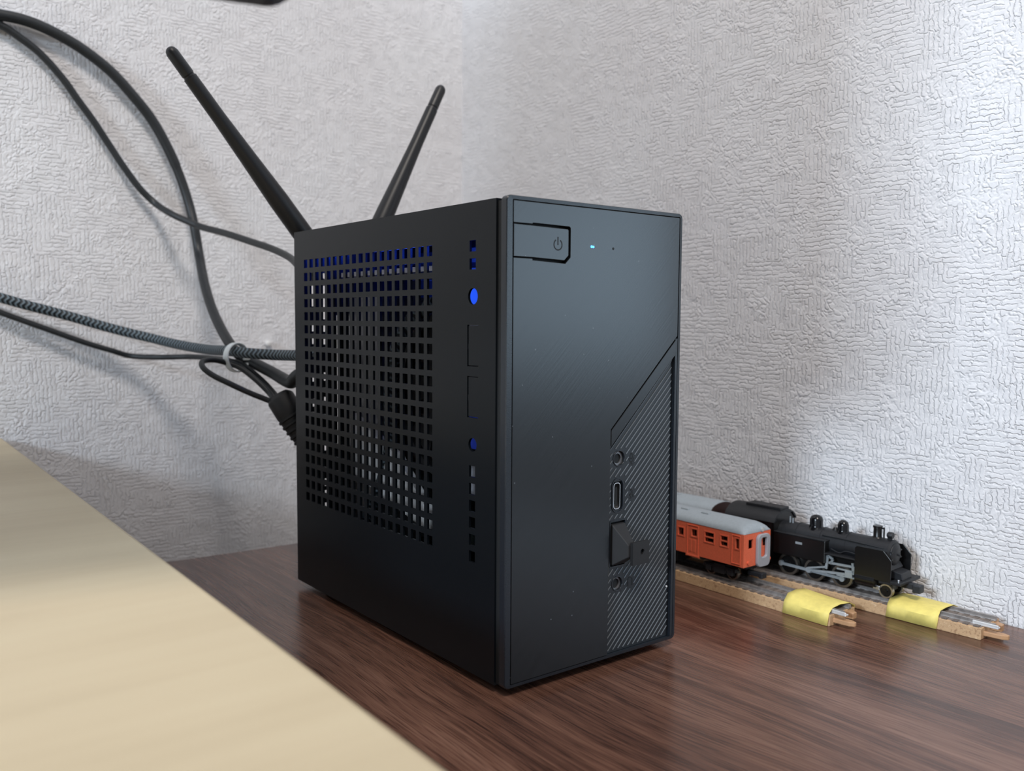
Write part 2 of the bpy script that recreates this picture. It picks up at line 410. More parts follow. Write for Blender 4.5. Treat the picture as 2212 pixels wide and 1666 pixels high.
# ------------------------------------------------------------------ the two tables
desk = thing('walnut_desk', 'dark walnut laminate desk carrying the small black computer and the toy trains', 'desk', (60, 0, -720))
bm = bm_()
prism(bm, [(-148, -640), (146.4, -640), (146.4, 221.5), (-148, 233.2)], lambda u, v, w: (u, v, w + 720), -22, 0)
obj('desktop', bm, 'walnut', desk, 0.8)
for x in (-140, 120):
    bm = bm_(); box(bm, x, x + 18, -600, 190, 0, 698); obj('side_panel', bm, 'walnut', desk, 0.6)
bm = bm_(); box(bm, -122, 120, 150, 166, 300, 698); obj('back_rail', bm, 'walnut', desk)

tbl = thing('pine_table', 'pale pine table top in the left foreground, standing higher than the walnut desk', 'table', (-700, 0, -720))
bm = bm_()
prism(bm, [(-600, -560), (589, -560), (600, -119), (608, 323), (-600, 323)], lambda u, v, w: (u, v, w + 720), 37, 56.8)
obj('table_top', bm, 'pine', tbl, 1.6, segs=3)
for x in (-570, 540):
    for y in (-520, 270):
        bm = bm_(); box(bm, x, x + 40, y, y + 40, 0, 757); obj('leg', bm, 'legmetal', tbl, 1.5)

# monitor: only its lower right corner reaches into the frame
mon = thing('monitor', 'black monitor whose lower edge peeks in at the top left of the picture', 'monitor', (-351, -2, 56.8), math.radians(-15))
bm = bm_(); prism(bm, [(x, z) for x, z in ((-256, 123.2), (258.5, 123.2), (263, 127.7), (263, 440), (-262, 440), (-262, 133))], lambda u, v, w: (u, w, v), -6, 16)
obj('housing', bm, 'screen', mon, 3.0, segs=3)
bm = bm_(); box(bm, -255, 256, -6.8, -6.0, 140, 432); obj('display', bm, 'display', mon)
bm = bm_(); box(bm, -22, 22, 16, 32, 8, 280); obj('stand_neck', bm, 'screen', mon, 3)
bm = bm_(); box(bm, -110, 110, -70, 110, 0, 8); obj('stand_base', bm, 'screen', mon, 3)

# ------------------------------------------------------------------ the computer (local coordinates: x 0..80, y 0 front .. 155, z 0 bottom)
pc = thing('mini_computer', 'small black desktop computer with perforated side and two antennas', 'computer', (0, 0, 3))
FY = lambda u, v, w: (u, w, v)
SX = lambda u, v, w: (w, u, v)
# left panel with 19 x 19 ventilation holes and a strip of cut-outs near the front
bm = bm_()
cols = [44.0 + k * 5.528 for k in range(19)]; rows = [40.1 + k * 5.667 for k in range(19)]
grid = [(c - 1.7, c + 1.7, r - 1.8, r + 1.8) for c in cols for r in rows]
sheet(bm, 30, 155, 0, 156.4, SX, 0, 0.9, grid)
sq = [(16.4, 19.9, z - 1.8, z + 1.8) for z in (142.3, 136.5)] + [(16.4, 19.9, z - 1.9, z + 1.9) for z in (68.4, 62.5, 56.8, 51.2, 45.4, 39.8)]
ko = [(14.9, 21.1, 103.1, 116.7), (14.9, 21.1, 86.2, 99.9)]
sheet(bm, 5.5, 30, 0, 156.4, SX, 0, 0.9, sq + ko, [(18.0, 126.0, 2.7), (18.0, 77.3, 2.3)])
obj('side_panel', bm, 'steel', pc)
for a, b, c, d in ko:
    bm = bm_(); box(bm, 0.15, 0.9, a + .05, b - .45, c + .3, d - .3); box(bm, 0.25, 0.8, b - .5, b + .1, (c + d) / 2 - 1.2, (c + d) / 2 + 0.6)
    obj('knockout_plate', bm, 'steel', pc, 0.1)
bm = bm_(); sheet(bm, 5.5, 155, 0.9, 155.4, SX, 79.1, 80, [(c - 1.7, c + 1.7, r - 1.8, r + 1.8) for c in cols for r in rows]); obj('side_panel', bm, 'steel', pc)
bm = bm_(); box(bm, 0.9, 80, 5.5, 155, 155.4, 156.4); obj('top_panel', bm, 'steel', pc)
bm = bm_(); box(bm, 0.9, 80, 5.5, 155, 0, 0.9); obj('bottom_panel', bm, 'steel', pc)
# rear panel with slots and port openings the wall shows through
bm = bm_()
slots = [(6.3, 9.2, z, z + 3.6) for z in (135.5, 129.6, 124, 112.7, 107, 101.3, 90, 78.6)] + [(12.2, 15.4, z, z + 3.8) for z in (135.2, 129.5, 123.8, 118.2, 112.5, 106.8, 90.2, 78.9, 58)] \
    + [(12.2, 15.4, z, z + 3.6) for z in (41.5, 36, 30.2)] + [(20, 22.2, 60, 120), (30, 50, 20, 34)]
sheet(bm, 0.9, 79.1, 0.9, 155.4, FY, 154, 155, slots); obj('rear_panel', bm, 'steel', pc)
# front frame behind the bezel
bm = bm_(); box(bm, 0.7, 79.4, 2.8, 6.5, 0.6, 155.6); obj('front_frame', bm, 'groove', pc)
# bezel ring
bm = bm_()
def ringpoly(x0, x1, z0, z1, r, k=6):
    P = []
    for cx, cz, a0 in ((x1 - r, z1 - r, 0), (x0 + r, z1 - r, 90), (x0 + r, z0 + r, 180), (x1 - r, z0 + r, 270)):
        for i in range(k + 1):
            a = math.radians(a0 + 90 * i / k); P.append((cx + r * math.cos(a), cz + r * math.sin(a)))
    return P
lev = [(0.0, 157.0, 0.9, 2.8), (0.0, 157.0, 0.0, 0.9), (0.9, 156.3, 0.0, 0.0)]
O3 = ringpoly(0, 80.2, 0, 157, 1.8); O3c = ringpoly(0.25, 80.0, 0.25, 156.8, 1.7); O2 = ringpoly(2.0, 79.4, 0.9, 156.2, 1.2); I2 = ringpoly(2.25, 78.9, 1.25, 155.75, 0.4)
rings = []
for P, y in ((O3, 2.8), (O3, 0.35), (O3c, 0.05), (I2, 0.0), (I2, 2.8)):
    rings.append([bm.verts.new((x, y, z)) for x, z in P])
for a, b in zip(rings, rings[1:] + rings[:1]):
    for k in range(len(a)): bm.faces.new([a[k], a[(k + 1) % len(a)], b[(k + 1) % len(a)], b[k]])
obj('front_bezel', bm, 'bezel', pc)
# main front panel
bm = bm_()
prism(bm, [(2.6, 1.4), (45.35, 1.4), (45.6, 80.9), (78.55, 113.0), (78.6, 155.45), (2.6, 155.45), (2.6, 148.62), (10.3, 148.62), (10.3, 148.95), (25.6, 148.75), (26.15, 148.3), (26.15, 138.9), (24.0, 136.8), (10.3, 137.3), (10.3, 137.8), (2.6, 137.8)], FY, 0, 2.6)
fp = obj('front_panel', bm, 'brushed', pc, 0.12)
bm = bm_(); prism(bm, [(45.95, 75.0), (46.0, 80.6), (78.3, 112.1), (78.3, 106.6), (76.5, 105.0)], FY, 0, 2.6); obj('accent_band', bm, 'brushed', pc, 0.12)
bm = bm_(); prism(bm, [(2.65, 138.15), (10.5, 138.1), (23.5, 137.7), (25.35, 139.4), (25.35, 147.6), (24.9, 147.95), (10.5, 148.2), (2.65, 148.3)], FY, -0.05, 2.4)
btn = obj('power_button', bm, 'brushed', pc, 0.18)
bm = bm_(); seg = 22
pts = [math.radians(90 + 32 + (360 - 64) * k / seg) for k in range(seg + 1)]
for k in range(seg):
    a, b = pts[k], pts[k + 1]
    prism(bm, [(20.75 + 1.9 * math.cos(a), 142.7 + 1.9 * math.sin(a)), (20.75 + 1.9 * math.cos(b), 142.7 + 1.9 * math.sin(b)), (20.75 + 1.5 * math.cos(b), 142.7 + 1.5 * math.sin(b)), (20.75 + 1.5 * math.cos(a), 142.7 + 1.5 * math.sin(a))], FY, -0.09, 0.3)
box(bm, 20.5, 20.95, -0.09, 0.3, 142.6, 145.2)
obj('power_symbol', bm, 'groove', btn)
bm = bm_(); cyl(bm, (35.5, -0.12, 142.85), (35.5, 1, 142.85), 0.42, 14); cyl(bm, (36.3, -0.12, 142.8), (36.3, 1, 142.8), 0.36, 14)
obj('indicator_light', bm, 'led', fp, label='tiny lit blue indicator light')
bm = bm_(); cyl(bm, (45.5, -0.06, 142.7), (45.5, 1, 142.7), 0.45, 14); obj('reset_hole', bm, 'groove', fp)
# ribbed port panel
bm = bm_()
quad = [(45.3, 1.35), (77.6, 1.35), (77.6, 106.1), (45.75, 74.3)]
portsR = [(46.9, 54.6, 32.0, 48.4), (48.2, 52.7, 52.3, 62.2)]; portsC = [(50.9, 70.3, 2.55), (50.9, 25.7, 2.35)]
sheet(bm, 45.3, 77.6, 1.35, 74.3, FY, 1.2, 2.7, portsR, portsC)
prism(bm, [(45.75, 74.3), (77.6, 74.3), (77.6, 106.1)], FY, 1.2, 2.7)
rib = obj('port_panel', bm, 'ribbase', pc)
bm = bm_(); box(bm, 77.6, 78.7, 0.1, 2.7, 1.3, 112); obj('edge_rail', bm, 'bezel', rib)
avoid = [(50.9, 70.3, 3.3, 3.4), (50.9, 25.7, 3.2, 3.2), (50.7, 40.2, 4.3, 8.7), (50.5, 57.2, 3.3, 6.6), (57.0, 69.4, 1.4, 2.3), (57.1, 56.7, 1.4, 2.2), (57.2, 25.2, 1.7, 2.2)]
c = -74.0
while c < 27.6:
    xa = max(46.0, 2.2 - c); xb = 76.9
    run = []; x = xa
    while x <= xb:
        z = x + c; ok = not any(abs(x - ax) < aw and abs(z - az) < ah for ax, az, aw, ah in avoid) and z < x + 28.2
        if ok: run.append(x)
        if (not ok or x + 0.25 > xb) and run:
            if run[-1] - run[0] > 0.6:
                bm = bm_(); a, b = run[0], run[-1]; q = 0.075
                prism(bm, [(a - q, a + c + q), (a + q, a + c - q), (b + q, b + c - q), (b - q, b + c + q)], FY, 0.92, 1.25)
                obj('ridge', bm, 'ridge', rib, label=None)
            run = []
        x += 0.25
    c += 2.47
# round jacks
for (jx, jz, r), icon in zip(portsC, ('microphone', 'headphone')):
    bm = bm_(); ring(bm, (jx, 1.0, jz), (0, 1, 0), r + 0.45, r, 0.5); j = obj('audio_jack', bm, 'bezel', rib, 0.1, True)
    bm = bm_(); ring(bm, (jx - 0.1, 2.0, jz - 0.1), (0, 1, 0), r, 1.75, 0.5); obj('contact_ring', bm, 'legmetal', j, 0, True, label='grey metal contact ring')
    bm = bm_(); cyl(bm, (jx, 2.5, jz), (jx, 2.75, jz), r, 24); obj('socket', bm, 'groove', j)
def slotpoly(cx, cz, w, h, r, k=5): return ringpoly(cx - w / 2, cx + w / 2, cz - h / 2, cz + h / 2, r, k)
def slotring(bm, cx, cz, w, h, r, t, y0, y1):
    A = slotpoly(cx, cz, w, h, r); B = slotpoly(cx, cz, w - 2 * t, h - 2 * t, max(.2, r - t))
    R = [[bm.verts.new((x, y, z)) for x, z in P] for P, y in ((A, y0), (B, y0), (B, y1), (A, y1))]
    for a, b in zip(R, R[1:] + R[:1]):
        for k in range(len(a)): bm.faces.new([a[k], a[(k + 1) % len(a)], b[(k + 1) % len(a)], b[k]])
bm = bm_(); slotring(bm, 50.45, 57.25, 5.9, 12.4, 2.9, 0.45, 0.95, 2.7); usbc = obj('charging_port', bm, 'bezel', rib, 0, True)
bm = bm_(); slotring(bm, 50.2, 57.1, 3.3, 9.4, 1.2, 0.28, 1.25, 2.75); obj('port_shell', bm, 'chrome', usbc, 0, True, label='shiny metal rim')
bm = bm_(); box(bm, 49.9, 50.5, 1.7, 2.75, 54, 60.2); obj('contact_tongue', bm, 'groove', usbc)
bm = bm_(); box(bm, 47.6, 53.3, 2.55, 2.75, 51.2, 63.3); obj('socket', bm, 'groove', usbc)
# engraved icons
def seg2(bm, pts, wd=0.2):
    for (a, b), (c, d) in zip(pts, pts[1:]):
        v = Vector((c - a, d - b)); n = Vector((-v.y, v.x)).normalized() * wd
        prism(bm, [(a + n.x, b + n.y), (c + n.x, d + n.y), (c - n.x, d - n.y), (a - n.x, b - n.y)], FY, 1.12, 1.3)
bm = bm_()
seg2(bm, [(57 + .6 * math.cos(t), 70.6 + 1.0 * math.sin(t)) for t in [2 * PI * k / 12 for k in range(13)]])
seg2(bm, [(57 + 1.1 * math.cos(t), 70.0 + 1.4 * math.sin(t)) for t in [PI + PI * k / 10 for k in range(11)]]); seg2(bm, [(57, 68.6), (57, 67.8)]); seg2(bm, [(56, 67.7), (58, 67.7)])
obj('microphone_icon', bm, 'groove', rib)
bm = bm_()
seg2(bm, [(57.9, 58.2), (57.4, 58.7), (56.8, 58.5), (57.8, 57.6), (57.3, 57.1), (56.7, 57.4)], .17)
seg2(bm, [(57.4, 56.6), (56.9, 57.0), (56.3, 56.8), (57.3, 55.9), (56.8, 55.4), (56.2, 55.7)], .17); seg2(bm, [(57.9, 57.0), (58.2, 55.9)], .15)
obj('data_port_icon', bm, 'groove', rib)
bm = bm_(); seg2(bm, [(57.2 + 1.2 * math.cos(t), 25.6 + 1.3 * math.sin(t)) for t in [-.3 + (PI + .6) * k / 12 for k in range(13)]], .16)
box(bm, 55.85, 56.5, 1.1, 1.3, 23.9, 25.3); box(bm, 57.9, 58.55, 1.1, 1.3, 23.9, 25.3); obj('headphone_icon', bm, 'groove', rib)
bm = bm_(); slotring(bm, 50.75, 40.2, 7.9, 16.6, .7, .35, 1.05, 2.7); up = obj('data_port', bm, 'bezel', rib, 0, True)
bm = bm_(); box(bm, 46.9, 54.6, 2.6, 2.75, 32.0, 48.4); obj('socket', bm, 'groove', up)
bm = bm_(); cyl(bm, (76.3, 0.8, 20.2), (76.3, 1.2, 20.2), 0.3, 8); obj('light_speck', bm, 'white', rib, label='tiny white speck')
# feet
for x in (12, 68):
    for y in (16, 138):
        bm = bm_(); rev(bm, (x, y, -3), (0, 0, 1), [(0, 5.2), (0.6, 5.8), (3, 6.2)], 24); obj('rubber_foot', bm, 'rubber', pc, 0, True)
# inside
bm = bm_(); box(bm, 61, 62.6, 14, 150, 6, 150); obj('circuit_board', bm, 'pcb', pc)
bm = bm_(); box(bm, 30, 61, 40, 112, 58, 62); hs = obj('heatsink', bm, 'copper', pc)
for k in range(17):
    bm = bm_(); z = 62 + k * 3.2; box(bm, 32, 60, 42, 110, z, z + 0.7); obj('fin', bm, 'copper', hs)
bm = bm_(); ring(bm, (26, 76, 88), (1, 0, 0), 33, 30, 5); fan = obj('cooling_fan', bm, 'groove', pc)
bm = bm_(); cyl(bm, (26, 76, 88), (30, 76, 88), 11, 20); obj('fan_hub', bm, 'groove', fan)
for k in range(7):
    a = 2 * PI * k / 7; bm = bm_()
    P = [(10 * math.cos(a), 10 * math.sin(a)), (29 * math.cos(a - .25), 29 * math.sin(a - .25)), (29 * math.cos(a + .35), 29 * math.sin(a + .35)), (10 * math.cos(a + .5), 10 * math.sin(a + .5))]
    prism(bm, P, lambda u, v, w: (w, 76 + u, 88 + v), 27.5, 28.3); obj('fan_blade', bm, 'groove', fan)
bm = bm_(); prism(bm, [(74, 34), (74, 41), (100, 62), (140, 76), (140, 50), (110, 42)], lambda u, v, w: (w, u, v), 19.5, 23); obj('drive_cage', bm, 'white', pc, label='dull silver drive cage behind the lower holes')
bm = bm_(); box(bm, 24, 60, 120, 150, 20, 128); obj('port_block', bm, 'alu', pc, label='dull silver block of rear ports')
bm = bm_(); box(bm, 4, 61, 7, 118, 135.6, 137.4); obj('drive_tray', bm, 'alu', pc, label='grey tray edge behind the upper holes')  # tray enlarged beyond its visible edge to block the blue lamps
for z0, z1 in ((112, 134), (53.5, 65.5)):
    bm = bm_(); box(bm, 21, 23, 34, 62, z0, z1); obj('front_bracket', bm, 'gangway', pc)
bm = bm_(); tube(bm, [(20, 126, 30), (22, 110, 60), (18, 100, 100), (24, 88, 122), (40, 70, 128)], 3.0, 10, 5); obj('inner_lead', bm, 'braid', pc, 0, True)
bm = bm_(); box(bm, 18, 40, 12, 18, 147, 149); obj('board_lamp', bm, 'ledglow', pc, label='lit blue lamp inside the case')
bm = bm_(); box(bm, 20, 20.8, 34, 62, 121, 132); obj('glow_plate', bm, 'glow', pc, label='painted blue guide behind the upper round hole')  # added glowing plate in place of a bracket lit blue
bm = bm_(); box(bm, 20, 20.8, 34, 62, 71, 83); obj('glow_plate', bm, 'glow_dim', pc, label='painted dim blue guide behind the lower round hole')  # second added plate, glowing more weakly for dimmer blue light
bm = bm_(); box(bm, 30, 34, 100, 140, 150, 152); obj('board_lamp', bm, 'ledglow', pc, label='lit blue lamp inside the case')
# antennas
def antenna(tip, root):
    t = Vector(tip); r = Vector(root); d = (r - t).normalized(); Ln = (r - t).length
    bm = bm_(); rev(bm, t + d * 13, d, [(0, 2.45), (0.6, 2.55), (0.9, 2.95), (20, 3.1), (40, 3.75), (62, 4.6), (Ln - 26, 4.75), (Ln - 19, 4.0)], 28)
    a = obj('antenna', bm, 'antenna', pc, 0, True)
    bm = bm_(); rev(bm, t, d, [(0, 0.4), (0.35, 1.4), (1.2, 2.2), (2.6, 2.65), (12.6, 2.75), (12.8, 2.5), (13.2, 2.45)], 28); obj('antenna_tip', bm, 'antenna', a, 0, True)
    bm = bm_(); rev(bm, r - d * 6.2, d, [(0, 3.3), (5, 3.6), (8, 3.6), (9.5, 2.6)], 20); obj('antenna_hinge', bm, 'antenna', a, 0, True)
    bm = bm_(); cyl(bm, r + Vector((0, 3, 0)), (r.x, 155.1, r.z), 3.6, 6); cyl(bm, (r.x, 158, r.z), (r.x, 155, r.z), 4.4, 6); obj('antenna_nut', bm, 'brass', a)
antenna((-49.5, 166, 229.9), (20.3, 166, 143.6))
antenna((85.6, 166, 235.9), (38.6, 166, 142))

# key-ring style plug with a flat tab sticking out of the front data port
pl = thing('port_plug', 'black rubber plug with a flat holed tab in the lower front port', 'plug', (0, 0, 3))
bm = bm_()
A = [(47.5, 2.4, 32.6), (54.1, 2.4, 32.6), (54.1, 2.4, 47.5), (47.5, 2.4, 47.5)]; B = [(47.6, 0.6, 32.7), (54.0, 0.6, 32.7), (54.0, 0.6, 47.2), (47.6, 0.6, 47.2)]
Cc = [(50.2, -5.0, 36.4), (53.2, -5.0, 36.4), (53.2, -5.0, 40.6), (50.2, -5.0, 40.6)]
R = [[bm.verts.new(p) for p in Q] for Q in (A, B, Cc)]
for a, b in zip(R, R[1:]):
    for k in range(4): bm.faces.new([a[k], a[(k + 1) % 4], b[(k + 1) % 4], b[k]])
bm.faces.new(R[0]); bm.faces.new(R[-1][::-1]); obj('plug_body', bm, 'rubber', pl, 0.35)
bm = bm_(); sheet(bm, 51.0, 59.0, 33.6, 41.6, FY, -6.3, -4.9, (), [(55.6, 38.0, 0.95)]); obj('tab', bm, 'rubber', pl, 0.25)
bm = bm_(); cyl(bm, (55.6, -5.4, 38.0), (55.6, -4.9, 38.0), 1.1, 16); obj('tab_dimple', bm, 'bezel', pl)

# ------------------------------------------------------------------ cables
A_ = [(-99.5, 318.5, 276.5), (-87.1, 318.5, 277.2), (-74.3, 318.5, 276.6), (-61.1, 318.5, 273.0), (-47.5, 318.5, 266.8), (-33.5, 318.5, 257.5), (-21.5, 318.5, 245.5), (-11.6, 318.5, 233.5), (-3.2, 317.7, 218.0), (2.8, 316.6, 202.6), (6.5, 314.3, 188.1), (8.1, 310.2, 174.4), (9.1, 306.0, 158.2), (4.9, 286.0, 141.4), (1.8, 266.0, 127.0), (0.1, 246.0, 114.7), (-0.9, 226.0, 105.1), (2.0, 219.3, 100.6), (5.1, 212.0, 98.2), (9.3, 202.0, 94.4), (10.3, 192.0, 91.9), (10.1, 182.0, 91.0), (8.7, 172.0, 94.6), (14, 160, 100)]
B_ = [(-97.3, 320.5, 273.3), (-86.9, 320.4, 272.6), (-77.7, 320.4, 267.8), (-68.5, 320.3, 261.4), (-58.2, 320.2, 250.5), (-50.7, 320.2, 240.1), (-42.9, 320.1, 229.5), (-35.3, 320.0, 217.8), (-27.6, 318.8, 205.5), (-20.0, 317.3, 194.7), (-12.2, 314.7, 186.5), (-7.5, 302.0, 180.0), (-0.8, 293.5, 175.4), (4.1, 285.0, 172.0), (8.4, 261.2, 167.2), (12.1, 237.4, 161.7), (14.6, 213.6, 156.4), (13.9, 189.8, 150.5), (9.3, 166.0, 143.4), (14, 156, 138)]
C_ = [(-104.2, 318.0, 134.8), (-91.9, 316.3, 131.4), (-79.3, 314.7, 127.5), (-59.8, 313.0, 122.0), (-40.1, 307.1, 115.5), (-21.7, 294.9, 110.0), (-13.3, 273.9, 106.8), (-7.7, 247.1, 105.0), (-6.6, 220.3, 105.1), (-2.4, 203.7, 104.4), (5.7, 189.2, 103.9), (8.8, 174.6, 104.1), (10.6, 160.0, 104.6), (12, 156, 104.5)]
D_ = [(-104.1, 320.0, 129.1), (-91.9, 318.5, 123.7), (-72.8, 316.9, 115.9), (-52.6, 315.4, 107.8), (-38.7, 313.8, 103.0), (-28.3, 312.3, 99.7), (-16.8, 299.7, 99.2), (-2.5, 284.3, 99.7), (1.6, 252.8, 99.5), (-3.9, 222.8, 99.6), (-0.9, 215.1, 98.0), (5.6, 206.4, 90.2), (8.3, 197.7, 83.9), (6.7, 189.0, 81.7)]
E_ = [(2.7, 190.0, 81.4), (2.1, 191.5, 82.0), (-6.5, 194.2, 86.0), (-15.4, 197.2, 90.8), (-20.9, 200.3, 94.1), (-24.4, 203.4, 97.4), (-24.4, 206.5, 99.9), (-21.8, 208.7, 101.1), (-16.6, 210.1, 101.1), (-9.9, 211.5, 99.3), (-5.0, 208.1, 97.1), (0.3, 202.1, 91.5), (4.8, 196.0, 84.9), (4.5, 190.0, 81.7)]
def cable(name, P, r, mat, label, seg=14, n=8, flat=None, cat='cable', ext=None):
    bm = bm_(); P = ([ext] if ext else []) + P; tube(bm, P, r, seg, n, flat)
    return tag(obj(name, bm, mat, None, 0, True), label, cat)
cable('power_cord', A_, lambda f: 2.9 if f < .4 else (2.65 if f < .72 else 2.65 + 0.5 * min(1, (f - .72) * 6)), 'cable', 'thickest black cord arching from the upper left and diving down to the white tie', ext=(-190, 318.5, 276))
cable('thin_cord', B_, lambda f: 2.05 - 0.3 * f, 'cable', 'thin black cord sagging in front of the thick one and entering behind the case top', ext=(-190, 320.5, 266))
cable('braided_cable', C_, 2.6, 'braid', 'blue-grey braided cable running level through the white tie to the computer', 20, 10, ext=(-190, 319, 165))
dc = cable('adapter_cable', D_, 1.5, 'cable', 'slim plain black cable below the braided one ending in a ribbed plug', ext=(-190, 320, 170))
ax0 = Vector((6.8, 188.6, 83.5)); ax1 = Vector((17.5, 177.5, 59.5)); d = (ax1 - ax0).normalized()
bm = bm_(); rev(bm, ax0, d, [(-1.5, 4.6), (0, 6.2), (1, 6.7), (9, 6.7), (11, 6.4), (26, 5.2), (29, 4.4), (30.5, 2.6)], 26); plug = obj('plug', bm, 'rubber', dc, 0, True, label='fat ribbed black plug')
for k in range(5):
    t = 10.5 + k * 3.0; bm = bm_(); rev(bm, ax0 + d * t, d, [(0, 5.9 - k * .2), (.5, 7.0 - k * .25), (1.4, 7.0 - k * .25), (1.9, 5.9 - k * .2)], 26); obj('rib', bm, 'rubber', plug, 0, True)
bm = bm_(); tube(bm, [ax1 + d * 4, (21.5, 173, 54), (24, 163, 51), (24, 155.5, 51)], 2.6, 12, 6); obj('plug_neck', bm, 'rubber', plug, 0, True)
cable('loop_cord', E_, 1.35, 'cable', 'short thin black loop hanging below the white tie beside the plug')
# nylon tie
bm = bm_(); c0 = Vector((-4.9, 213.0, 102.0)); dr, du, dv = basis((0.40, -0.92, 0.05))
segs = 36; prof = [(-1.75, 6.7), (1.75, 6.7), (1.75, 7.4), (-1.75, 7.4)]; RR = []
for k in range(segs):
    a = 2 * PI * k / segs; e = du * math.cos(a) + dv * math.sin(a); RR.append([bm.verts.new(c0 + dr * w_ + e * r_) for w_, r_ in prof])
for k in range(segs):
    a, b = RR[k], RR[(k + 1) % segs]
    for i in range(4): bm.faces.new([a[i], a[(i + 1) % 4], b[(i + 1) % 4], b[i]])
tie = tag(obj('cable_tie', bm, 'tie', None, 0.25, True), 'milky white nylon tie ring round the cable bundle', 'cable tie')
bm = bm_(); box(bm, -2, 2, -1.6, 1.6, 0, 3.2); bmesh.ops.translate(bm, vec=c0 + Vector((6.5, 2.2, -1.6)), verts=bm.verts[:]); obj('tie_head', bm, 'tie', tie, 0.4)
# push pin
bm = bm_(); rev(bm, (57.2, 324, 105.6), (0, -1, 0), [(0, 0.5), (1.2, 0.6), (1.3, 1.9), (2.6, 2.0), (3.2, 1.3), (3.3, 0.3)], 18)
tag(obj('push_pin', bm, 'white', None, 0, True), 'white round push pin on the wall just above the braided cable', 'pin')

# ------------------------------------------------------------------ model railway
ANG_F = math.radians(-90.0); ANG_R = math.radians(-86.2)
P_F = (154.75, 0, 0)
_nr = Vector((-math.sin(ANG_R), math.cos(ANG_R)))
P_R = (173.9 + 9.25 * _nr.x, 9.25 * _nr.y, 0)

def track(name, P, rz, s0, s1, label, first):
    t = thing(name, label, 'track', P, rz, 'model railway tracks on the desk')
    t['group'] = 'model railway tracks on the desk'
    bm = bm_(); prism(bm, [(-9.25, 0), (9.25, 0), (8.9, 4.6), (-8.9, 4.6)], lambda u, v, w: (w, u, v), s0, s1); obj('roadbed', bm, 'cork', t, 0.3)
    for sg in (-1, 1):
        bm = bm_(); prism(bm, [(-1.1, 4.85), (1.1, 4.85), (.95, 5.4), (.45, 5.5), (.6, 6.4), (-.6, 6.4), (-.45, 5.5), (-.95, 5.4)], lambda u, v, w: (w, sg * 4.85 + u, v), s0, s1 + (3.6 if sg < 0 else 0.4)); obj('rail', bm, 'rustrail', t)
    bm = bm_(); box(bm, s0 + 1, s1 - .6, -7.7, 7.7, 4.5, 4.85); obj('ballast_strip', bm, 'ballast', t)
    sl = None; s = s1 - 2.2
    while s > s0 + 1:
        if sl is None:
            bm = bm_(); box(bm, -1.0, 1.0, -8.6, 8.6, 4.5, 5.05); sl = obj('sleeper', bm, 'sleeper', t); sl.location = Vector((s, 0, 0)) * MM
        else: copy(sl, t, (s, 0, 0))
        s -= 4.0
    bm = bm_(); box(bm, s1 - 4.5, s1 + 5.0, -6.1, -3.8, 4.75, 5.5); box(bm, s1 - 4.5, s1 + 5.0, -6.1, -5.4, 5.3, 6.3); obj('rail_joiner', bm, 'joiner', t, 0.2, label='bright metal rail joiner')
    bm = bm_(); prism(bm, [(s1 - 1, -6.6), (s1 + 6.5, -6.0), (s1 + 8.3, -4.6), (s1 + 8.3, -3.4), (s1 + 6.5, -2.6), (s1 - 1, -2.6)], XYZ, 1.2, 3.0); obj('joiner_tongue', bm, 'tanplastic', t, 0.3)
    bm = bm_(); prism(bm, [(s1 - 1, 1.6), (s1 + 3.4, 2.2), (s1 + 3.4, 4.8), (s1 - 1, 7.0)], XYZ, 1.5, 4.2); obj('joiner_socket', bm, 'tanplastic', t, 0.3)
    return t
track('model_track', P_F, ANG_F, -218, 23.0, 'front toy track carrying the orange railcar, nearer the computer', True)
track('model_track', P_R, ANG_R, -218, 67.0, 'rear toy track carrying the steam engine, close to the right wall', False)

def tape(P, rz, s0, s1, label, lift):
    t = thing('yellow_tape', label, 'tape', P, rz, 'yellow tape on the track ends')
    prof = [(-9.75, 0.2), (-9.55, 4.7), (-8.9, 5.4), (-5.6, 6.75), (0, 6.75 + lift * .5), (5.6, 6.85), (8.9, 5.5), (9.55, 4.7), (9.75, 0.2)]
    bm = bm_(); n = 9; G = []
    for k in range(n):
        f = k / (n - 1); s = s0 + (s1 - s0) * f; row = []
        for i, (a, h) in enumerate(prof):
            w_ = math.sin(f * 7 + i) * 0.05; e = (lift * (1 - f) ** 2 if 2 < i < 7 else 0)
            row.append(bm.verts.new((s + (0.5 * math.sin(i * 1.3) if k in (0, n - 1) else 0), a + (w_ if i not in (0, 8) else 0), h + max(0, w_) + e)))
        G.append(row)
    for a, b in zip(G, G[1:]):
        for i in range(len(prof) - 1): bm.faces.new([a[i], b[i], b[i + 1], a[i + 1]])
    o = obj('tape_strip', bm, 'tape', t, 0, True)
    sd = o.modifiers.new('thickness', 'SOLIDIFY'); sd.thickness = 0.18 * MM; sd.offset = 0
tape(P_F, ANG_F, 1.3, 22.4, 'yellow paper tape folded over the end of the front toy track', 0.9)
tape(P_R, ANG_R, 29.9, 50.6, 'yellow paper tape folded over the rear toy track ahead of the engine', 0.2)

SH = lambda t0: (lambda u, v, w: (u, w, v))
def wheelset(parent, s, h, r, half, mat_tyre='tyre', name='wheel'):
    for sg in (-1, 1):
        bm = bm_(); ring(bm, (s, sg * half - .9, h), (0, 1, 0), r, r * .80, 1.8, 30); wv = obj(name, bm, mat_tyre, parent, 0, True)
        bm = bm_(); cyl(bm, (s, sg * half - .55, h), (s, sg * half + .55, h), r * .81, 24); cyl(bm, (s, sg * half - 1.1, h), (s, sg * half + 1.1, h), r * .22, 12); obj('wheel_centre', bm, 'loco', wv)

